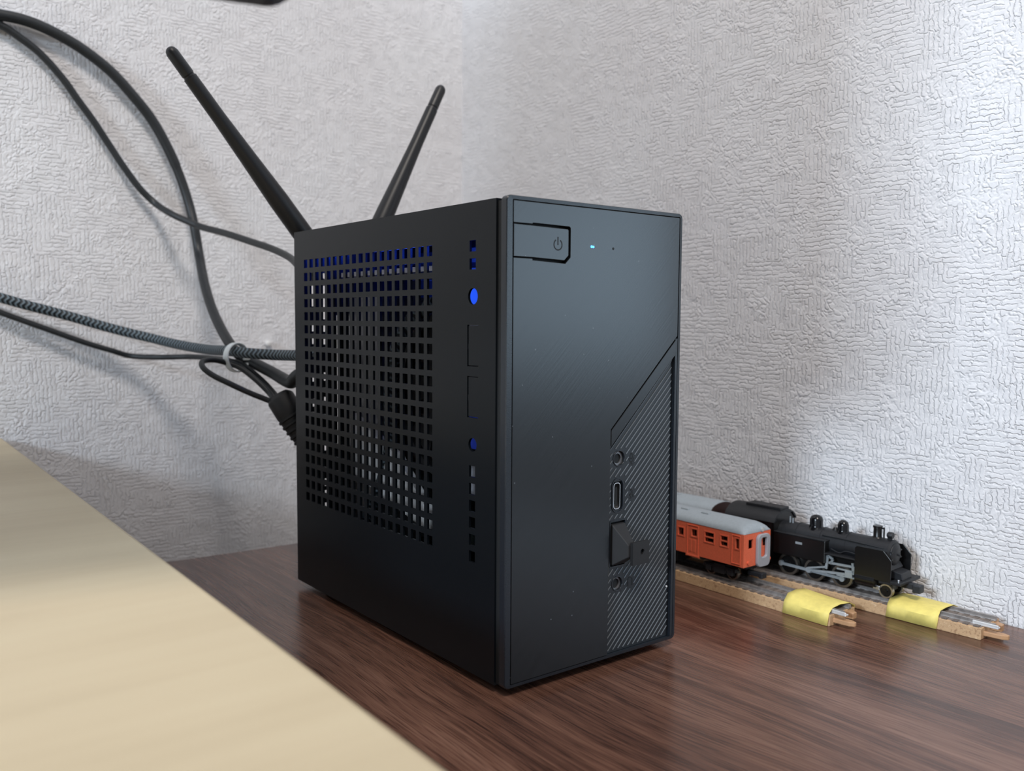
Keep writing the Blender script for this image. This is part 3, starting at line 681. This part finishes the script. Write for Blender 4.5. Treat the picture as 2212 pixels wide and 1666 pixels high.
def coach(name, P, rz, s1, length, body, label, full):
    t = thing(name, label, 'train', P, rz)
    s0 = s1 - length; z0, z1 = 14.2, 28.9
    wins = [(-41.0, -35.8, 21.9, 26.4), (-32.0, -28.1, 21.9, 26.4), (-23.8, -21.8, 22.1, 26.6), (-48.8, -45.5, 22.9, 26.2), (-56.8, -53.5, 22.0, 25.6)]
    doors = [(-51.4, -44.6, 13.5), (-25.9, -21.0, 15.2)]
    if not full: wins, doors = [], []
    s = -62.5
    while s > s0 + 22:
        wins.append((s - 4.6, s, 21.9, 26.4)); s -= 8.6
    wins += [(s0 + 14, s0 + 17.4, 22.9, 26.2), (s0 + 3, s0 + 5.2, 22.1, 26.6)]
    for sg in (-1, 1):
        bm = bm_(); sheet(bm, s0, s1, z0, z1, lambda u, v, w: (u, sg * w, v), 8.5, 9.35, wins); bs = obj('body_side', bm, body, t, 0.12)
        for a, b, c, d in wins:
            bm = bm_()
            for x0, x1, y0, y1 in ((a - .5, a, c - .5, d + .5), (b, b + .5, c - .5, d + .5), (a, b, d, d + .45), (a, b, c - .5, c)): box(bm, x0, x1, min(sg * 9.3, sg * 9.55), max(sg * 9.3, sg * 9.55), y0, y1)
            if b - a > 3.6: box(bm, a, b, min(sg * 8.9, sg * 9.4), max(sg * 8.9, sg * 9.4), (c + d) / 2 - .3, (c + d) / 2 + .25)
            obj('window_frame', bm, body, bs)
            bm = bm_(); box(bm, a - .2, b + .2, min(sg * 8.3, sg * 8.48), max(sg * 8.3, sg * 8.48), c - .2, d + .2); obj('window_pane', bm, 'glass', bs)
        for a, b, c in doors:
            bm = bm_()
            for x0, x1, y0, y1 in ((a, a + .4, c, 28), (b - .4, b, c, 28), (a + .4, b - .4, 27.6, 28), (a + .4, b - .4, c, c + .4)): box(bm, x0, x1, min(sg * 9.3, sg * 9.6), max(sg * 9.3, sg * 9.6), y0, y1)
            if b - a > 6:
                for k in range(2): box(bm, a + 1.4 + k * 2.2, a + 3.0 + k * 2.2, min(sg * 9.3, sg * 9.5), max(sg * 9.3, sg * 9.5), 15.5, 21.3)
                box(bm, a - .6, b + .6, min(sg * 8.8, sg * 9.5), max(sg * 8.8, sg * 9.5), 13.2, 14.3)
            obj('door', bm, body, bs, 0.08)
    for s, sg in ((s1, 1), (s0, -1)):
        bm = bm_(); w0, w1 = (s - .85, s) if sg > 0 else (s, s + .85)
        sheet(bm, -8.5, 8.5, z0, z1, lambda u, v, w: (w, u, v), w0, w1, [(-6.1, -3.0, 22.1, 26.2), (3.9, 7.0, 22.1, 26.2)] if full else []); obj('body_end', bm, body, t, 0.1)
    # roof
    prof = [(-9.5, 0), (-9.3, .9), (-8.2, 2.3), (-6.2, 3.3), (-3.2, 4.0), (0, 4.2), (3.2, 4.0), (6.2, 3.3), (8.2, 2.3), (9.3, .9), (9.5, 0)]
    ends = [(0.0, .12), (.6, .42), (1.6, .7), (3.4, .9), (6.0, 1.0)] if full else [(0, .96), (.4, 1.0)]
    st = [(s1 + .1 - a, k) for a, k in ends] + [(s0 - .1 + a, k) for a, k in ends[::-1]]
    bm = bm_(); G = [[bm.verts.new((s, a * (1 - (1 - k) * .04), 28.9 + h * k)) for a, h in prof] for s, k in st]
    for a, b in zip(G, G[1:]):
        for i in range(len(prof) - 1): bm.faces.new([a[i], a[i + 1], b[i + 1], b[i]])
    for r in (G[0], G[-1]): bm.faces.new(r)
    for a, b in zip(G, G[1:]): bm.faces.new([a[0], b[0], b[-1], a[-1]])
    rf = obj('roof', bm, 'roofgrey', t, 0, True)
    if not full:
        for e0, e1 in ((s1 + .05, s1 + .35), (s0 - .35, s0 - .05)):
            bm = bm_(); prism(bm, [(a * .985, 28.8 + h * .95) for a, h in prof], lambda u, v, w: (w, u, v), e0, e1); obj('end_arch', bm, body, t)
    k = 0; s = s1 - 27
    while s > s0 + 10:
        bm = bm_(); box(bm, s - 2.2, s + 2.2, -3.6 if full else -2, -1.4 if full else 0.4, 32.4, 33.4); obj('roof_vent', bm, 'roofgrey', rf, 0.3); s -= 12.2
    bm = bm_(); box(bm, s0 + 1.2, s1 - 1.2, -8.2, 8.2, 14.4, 15.4); box(bm, s0 + 4, s1 - 4, -2, 2, 15.4, 20); obj('interior', bm, 'seat', t)
    bm = bm_(); box(bm, s0 + 40, s1 - 40, -7, 7, 8.4, 14.3); box(bm, s0 + 2, s1 - 2, -5, 5, 12.3, 14.4); obj('underframe', bm, 'under', t, 0.4)
    for cs in (s1 - 14.8, s0 + 14.8):
        bm = bm_()
        for sg in (-1, 1):
            y0, y1 = sorted((sg * 5.8, sg * 7.4))
            box(bm, cs - 9, cs + 9, y0, y1, 10.2, 12.0); box(bm, cs - 3, cs + 3, y0 - .2, y1 + .2, 8.4, 12.8)
            for dd in (-6, 6): box(bm, cs + dd - 1.5, cs + dd + 1.5, y0 - .3, y1 + .3, 8.6, 11.4); box(bm, cs + dd * .55 - .8, cs + dd * .55 + .8, y0, y1, 9, 11)
        box(bm, cs - 2, cs + 2, -5.8, 5.8, 10.5, 12.5); bg = obj('bogie', bm, 'under', t, 0.25)
        for dd in (-6, 6): wheelset(bg, cs + dd, 9.3, 2.9, 4.6)
    bm = bm_(); box(bm, s1 - 4, s1 + 3.6, -1.2, 1.2, 9.3, 11.2); box(bm, s1 + 2.2, s1 + 4.2, -1.7, 1.7, 9.0, 11.4); obj('coupler', bm, 'under', t, 0.3)
    if full:
        # gangway frame on the front end
        bm = bm_(); o = ringpoly(-1.2, 7.4, 13.4, 27.9, 2.2); i_ = ringpoly(1.0, 5.2, 17.6, 26.4, 1.2)
        R = [[bm.verts.new((s, a, h)) for a, h in Q] for Q, s in ((o, s1), (o, s1 + 1.5), (i_, s1 + 1.5), (i_, s1 + .1))]
        for a, b in zip(R, R[1:] + R[:1]):
            for k in range(len(a)): bm.faces.new([a[k], a[(k + 1) % len(a)], b[(k + 1) % len(a)], b[k]])
        obj('gangway', bm, 'gangway', t, 0.25, True, label='light grey gangway frame')
        bm = bm_(); rev(bm, (s1 - 1.6, 3.1, 29.7), (1, 0, 0), [(0, 1.3), (1.6, 1.3), (2.0, 1.0), (2.1, .2)], 16); hl = obj('headlamp', bm, 'roofgrey', t, 0, True)
        bm = bm_(); cyl(bm, (s1 + .3, 3.1, 29.7), (s1 + .6, 3.1, 29.7), .85, 14); obj('lamp_lens', bm, 'joiner', hl)
        for a in (-6.3, 8.3):
            bm = bm_(); cyl(bm, (s1, a, 16.1), (s1 + .7, a, 16.1), .75, 12); obj('tail_lamp', bm, 'orange', t)
    return t
coach('railcar', P_F, ANG_F, -19.3, 136, 'orange', 'orange toy railcar with light grey roof and grey gangway end', True)
coach('passenger_coach', P_R, ANG_R, -58.3, 128, 'maroon', 'dark maroon toy coach with grey roof behind the steam engine', False)

# ------------------------------------------------------------------ steam engine
lo = thing('steam_locomotive', 'black toy tank engine with smoke deflectors on the rear track', 'train', P_R, ANG_R)
TH = lambda u, v, w: (w, u, v)       # (t,h) swept along s
SHW = lambda u, v, w: (u, w, v)      # (s,h) swept along t
bm = bm_(); box(bm, -52, 27, -3, 3, 8.6, 19); obj('frame', bm, 'loco', lo, 0.3)
bm = bm_()
sheet(bm, -49.6, -24, 15, 30.2, SHW, -9, -8.3, [(-45, -38, 23, 28.4)]); sheet(bm, -49.6, -24, 15, 30.2, SHW, 8.3, 9, [(-45, -38, 23, 28.4)])
arc = [(9, 30), (8.2, 31.3), (6.0, 32.9), (3.5, 34.1), (0, 34.5), (-3.5, 34.1), (-6.0, 32.9), (-8.2, 31.3), (-9, 30)]
prism(bm, [(9, 15)] + arc + [(-9, 15)], TH, -24.8, -24.0); prism(bm, [(9, 15), (9, 30), (-9, 30), (-9, 15)], TH, -49.6, -48.9)
cab = obj('cab', bm, 'loco', lo)
bm = bm_(); arc2 = [(9.6, 29.9), (8.5, 31.7), (6.2, 33.4), (3.6, 34.6), (0, 35.0), (-3.6, 34.6), (-6.2, 33.4), (-8.5, 31.7), (-9.6, 29.9)]
prism(bm, arc2 + [(-9.1, 29.6), (-6, 32.9), (0, 34.4), (6, 32.9), (9.1, 29.6)], TH, -50.2, -23.4); obj('cab_roof', bm, 'locotop', lo, 0, True)
bm = bm_(); box(bm, -42.5, -23.8, -3.6, 3.6, 34.4, 35.9); obj('roof_ventilator', bm, 'locotop', lo, 0.35)
bm = bm_(); box(bm, -55.6, -49.6, -8.6, 8.6, 13.6, 27.5); obj('coal_bunker', bm, 'loco', lo, 0.3)
bm = bm_(); rev(bm, (-24, 0, 24.2), (1, 0, 0), [(0, 5.7), (42, 5.7), (42.2, 6.0), (51.6, 6.0), (52.4, 5.2)], 32)
for s in (-16, -4, 8): ring(bm, (s, 0, 24.2), (1, 0, 0), 5.85, 5.4, 0.7, 32)
obj('boiler', bm, 'locotop', lo, 0, True)
bm = bm_(); rev(bm, (27.9, 0, 24.2), (1, 0, 0), [(0, 4.8), (.8, 4.5), (1.7, 2.6), (1.9, .4)], 28); cyl(bm, (29.4, 0, 24.2), (30.6, 0, 24.2), .45, 10); box(bm, 28.4, 29.2, -4.6, 4.6, 25.4, 25.9); box(bm, 28.4, 29.2, -4.6, 4.6, 22.4, 22.9); obj('smokebox_door', bm, 'locotop', lo, 0, True)
bm = bm_(); rev(bm, (-7.8, 0, 28.4), (0, 0, 1), [(0, 3.9), (1.2, 3.1), (1.8, 2.9), (4.6, 2.9), (5.8, 2.4), (6.5, 1.2), (6.65, .2)], 26); obj('sand_dome', bm, 'gloss', lo, 0, True)
bm = bm_(); rev(bm, (5.0, 0, 28.6), (0, 0, 1), [(0, 3.4), (1.3, 2.6), (1.9, 2.4), (4.0, 2.4), (5.4, 1.9), (6.1, .9), (6.2, .2)], 26); obj('steam_dome', bm, 'gloss', lo, 0, True)
bm = bm_(); rev(bm, (1.4, 0, 29), (0, 0, 1), [(0, 1.5), (1.0, 1.4), (1.6, .8), (2.0, .7)], 12); obj('safety_valve', bm, 'loco', lo, 0, True)
bm = bm_(); cyl(bm, (-20, -1.5, 29), (-20, -1.5, 32.4), .35, 8); cyl(bm, (-18.6, -1.5, 29), (-18.6, -1.5, 31.8), .35, 8); obj('whistle', bm, 'rod', lo)
bm = bm_(); rev(bm, (20.6, 0, 29.3), (0, 0, 1), [(0, 2.9), (.7, 2.1), (1.2, 1.75), (4.9, 1.7), (5.0, 1.95), (5.8, 1.95)], 22); obj('chimney', bm, 'loco', lo, 0, True)
bm = bm_(); cyl(bm, (23.2, 0.4, 29.6), (23.2, 0.4, 34.7), .36, 8); box(bm, 21.8, 23.2, .1, .7, 33.9, 34.4); obj('exhaust_pipe', bm, 'loco', lo)
bm = bm_(); rev(bm, (24.9, 0, 31.9), (1, 0, 0), [(0, .9), (.4, 1.35), (2.2, 1.4), (2.5, 1.2)], 18); box(bm, 25.2, 26.6, -.7, .7, 29.6, 31); obj('headlamp', bm, 'locotop', lo, 0, True)
for sg in (-1, 1):
    y = lambda a, b: sorted((sg * a, sg * b))
    bm = bm_(); a, b = y(4.6, 9.0); box(bm, -24, 1.6, a, b, 16.2, 25.9); tk = obj('side_tank', bm, 'loco', lo, 0.35)
    bm = bm_(); a, b = y(5.0, 9.3); box(bm, -24, 1.9, a, b, 25.9, 26.3); obj('tank_top', bm, 'locotop', tk, 0.15)
    bm = bm_(); a, b = y(8.9, 9.15); box(bm, -12.6, -9.4, a, b, 22.4, 23.4); obj('number_plate', bm, 'rod', tk, label='small metal plate')
    bm = bm_(); a, b = y(3.5, 9.1); box(bm, 1.6, 17, a, b, 20.4, 21.1); obj('running_board', bm, 'locotop', lo, 0.1)
    bm = bm_(); prism(bm, [(15.4, 14.2), (31.2, 14.2), (31.2, 23.4), (27.8, 27.0), (16.4, 27.0), (15.4, 26.2)], SHW, *y(8.7, 9.2)); obj('smoke_deflector', bm, 'loco', lo, 0.1)
    bm = bm_()
    for s in (18.5, 25.0): box(bm, s, s + .6, *y(5.2, 8.9), 25.2, 25.8)
    obj('deflector_stay', bm, 'locotop', lo)
    bm = bm_(); c_ = sg * 7.2; rev(bm, (15.6, c_, 13.2), (1, 0, 0), [(0, 1.8), (.2, 2.6), (8.6, 2.6), (8.9, 1.6)], 20); box(bm, 16.2, 23.6, c_ - 1.9, c_ + 1.9, 14.5, 19.6); obj('cylinder', bm, 'loco', lo, 0, True)
    bm = bm_(); tube(bm, [(3, sg * 6.3, 22.6), (7, sg * 6.6, 21.7), (10, sg * 6.2, 22.8), (15, sg * 6.2, 22.4)], .3, 8, 6); tube(bm, [(-2, sg * 4.9, 27.6), (8, sg * 4.9, 27.6), (18, sg * 5.1, 27.3), (26, sg * 5.1, 27.0)], .35, 8, 4); obj('pipework', bm, 'locotop', lo, 0, True)
    # rods
    t1 = sg * 6.3; t2 = sg * 7.1
    def bar(bm, a, b, wd, t, th=.35):
        a = Vector(a); b = Vector(b); n = (b - a); n = Vector((-n.y, n.x)).normalized() * wd
        prism(bm, [tuple(a + n), tuple(b + n), tuple(b - n), tuple(a - n)], SHW, t - th, t + th)
    bm = bm_(); bar(bm, (-21.5, 11.4), (9.2, 10.6), .62, t1)
    for s, h in ((-21.0, 11.5), (-6.6, 11.1), (8.6, 10.6)): cyl(bm, (s, t1 - .55, h), (s, t1 + .55, h), 1.25, 14)
    obj('coupling_rod', bm, 'rod', lo, 0, label='grey metal coupling rod')
    bm = bm_(); bar(bm, (-6.8, 11.4), (12.6, 13.3), .5, t2); cyl(bm, (-6.8, t2 - .6, 11.4), (-6.8, t2 + .6, 11.4), 1.3, 14); box(bm, 10.5, 13.8, t2 - .7, t2 + .7, 12.2, 14.6); obj('connecting_rod', bm, 'rod', lo)
    bm = bm_(); bar(bm, (6.5, 14.9), (15.6, 14.9), .32, t2); bar(bm, (6.5, 12.1), (15.6, 12.1), .32, t2); obj('slide_bar', bm, 'rod', lo)
    bm = bm_(); bar(bm, (-6.6, 12.4), (1.6, 14.6), .4, t2 + sg * .5); bar(bm, (1.4, 13.6), (2.2, 19.6), .55, t2); bar(bm, (2.2, 19.6), (4.6, 18.4), .5, t2); bar(bm, (4.6, 18.4), (3.4, 16.2), .5, t2); bar(bm, (2.6, 16.6), (13.4, 17.0), .5, t2); bar(bm, (13.6, 18.6), (14.0, 13.6), .5, t2); cyl(bm, (14.4, t2 - .6, 16.4), (14.4, t2 + .6, 16.4), .9, 10)
    obj('valve_gear', bm, 'rod', lo, label='grey valve gear linkage')
for s in (-18.0, -5.0, 8.0): wheelset(lo, s, 11.35, 4.95, 4.6, 'tyre', 'driving_wheel')
for s in (-18.0, -5.0, 8.0):
    for sg in (-1, 1):
        bm = bm_(); pts = [(s + 3.5 * math.cos(a), 11.35 + 3.5 * math.sin(a)) for a in [math.radians(-20 + 100 * k / 8) for k in range(9)]]; prism(bm, pts, SHW, *sorted((sg * 5.0, sg * 5.45))); obj('counterweight', bm, 'loco', lo)
wheelset(lo, 27.6, 9.35, 2.95, 4.7, 'pony', 'leading_wheel')
for s in (-40, -33): wheelset(lo, s, 9.35, 2.95, 4.6, 'tyre', 'trailing_wheel')
bm = bm_(); box(bm, 22.5, 25.4, -6.6, -5.6, 9.4, 11.2); box(bm, 22.5, 25.4, 5.6, 6.6, 9.4, 11.2); obj('truck_bracket', bm, 'alu', lo, 0.2, label='bright metal bracket')
bm = bm_(); box(bm, 20, 29, -3, 3, 9, 12); obj('leading_truck', bm, 'under', lo, 0.3)
bm = bm_(); box(bm, 30.6, 35.4, -9.2, 9.2, 13.6, 14.9); bb = obj('buffer_beam', bm, 'locotop', lo, 0.25)
bm = bm_(); prism(bm, [(28.2, 14.8), (34.0, 14.8), (33.4, 17.6), (28.2, 18.4)], SHW, -4.2, 4.2); obj('front_casing', bm, 'locotop', lo, 0.3)
bm = bm_(); prism(bm, [(28, 18.2), (28, 20.5), (29.5, 18.4)], SHW, -5.5, 5.5); box(bm, 26, 31.2, -8.8, 8.8, 13.2, 14.2); obj('front_apron', bm, 'locotop', lo)
bm = bm_(); cyl(bm, (33.4, -6.6, 14.9), (33.4, -6.6, 15.7), .55, 10); obj('marker_lamp', bm, 'chrome', lo)
bm = bm_(); box(bm, 30, 38.2, -1.5, 1.5, 11.2, 13.7); box(bm, 37.0, 40.2, -2.1, 2.1, 10.2, 13.4); obj('coupler', bm, 'under', lo, 0.35)
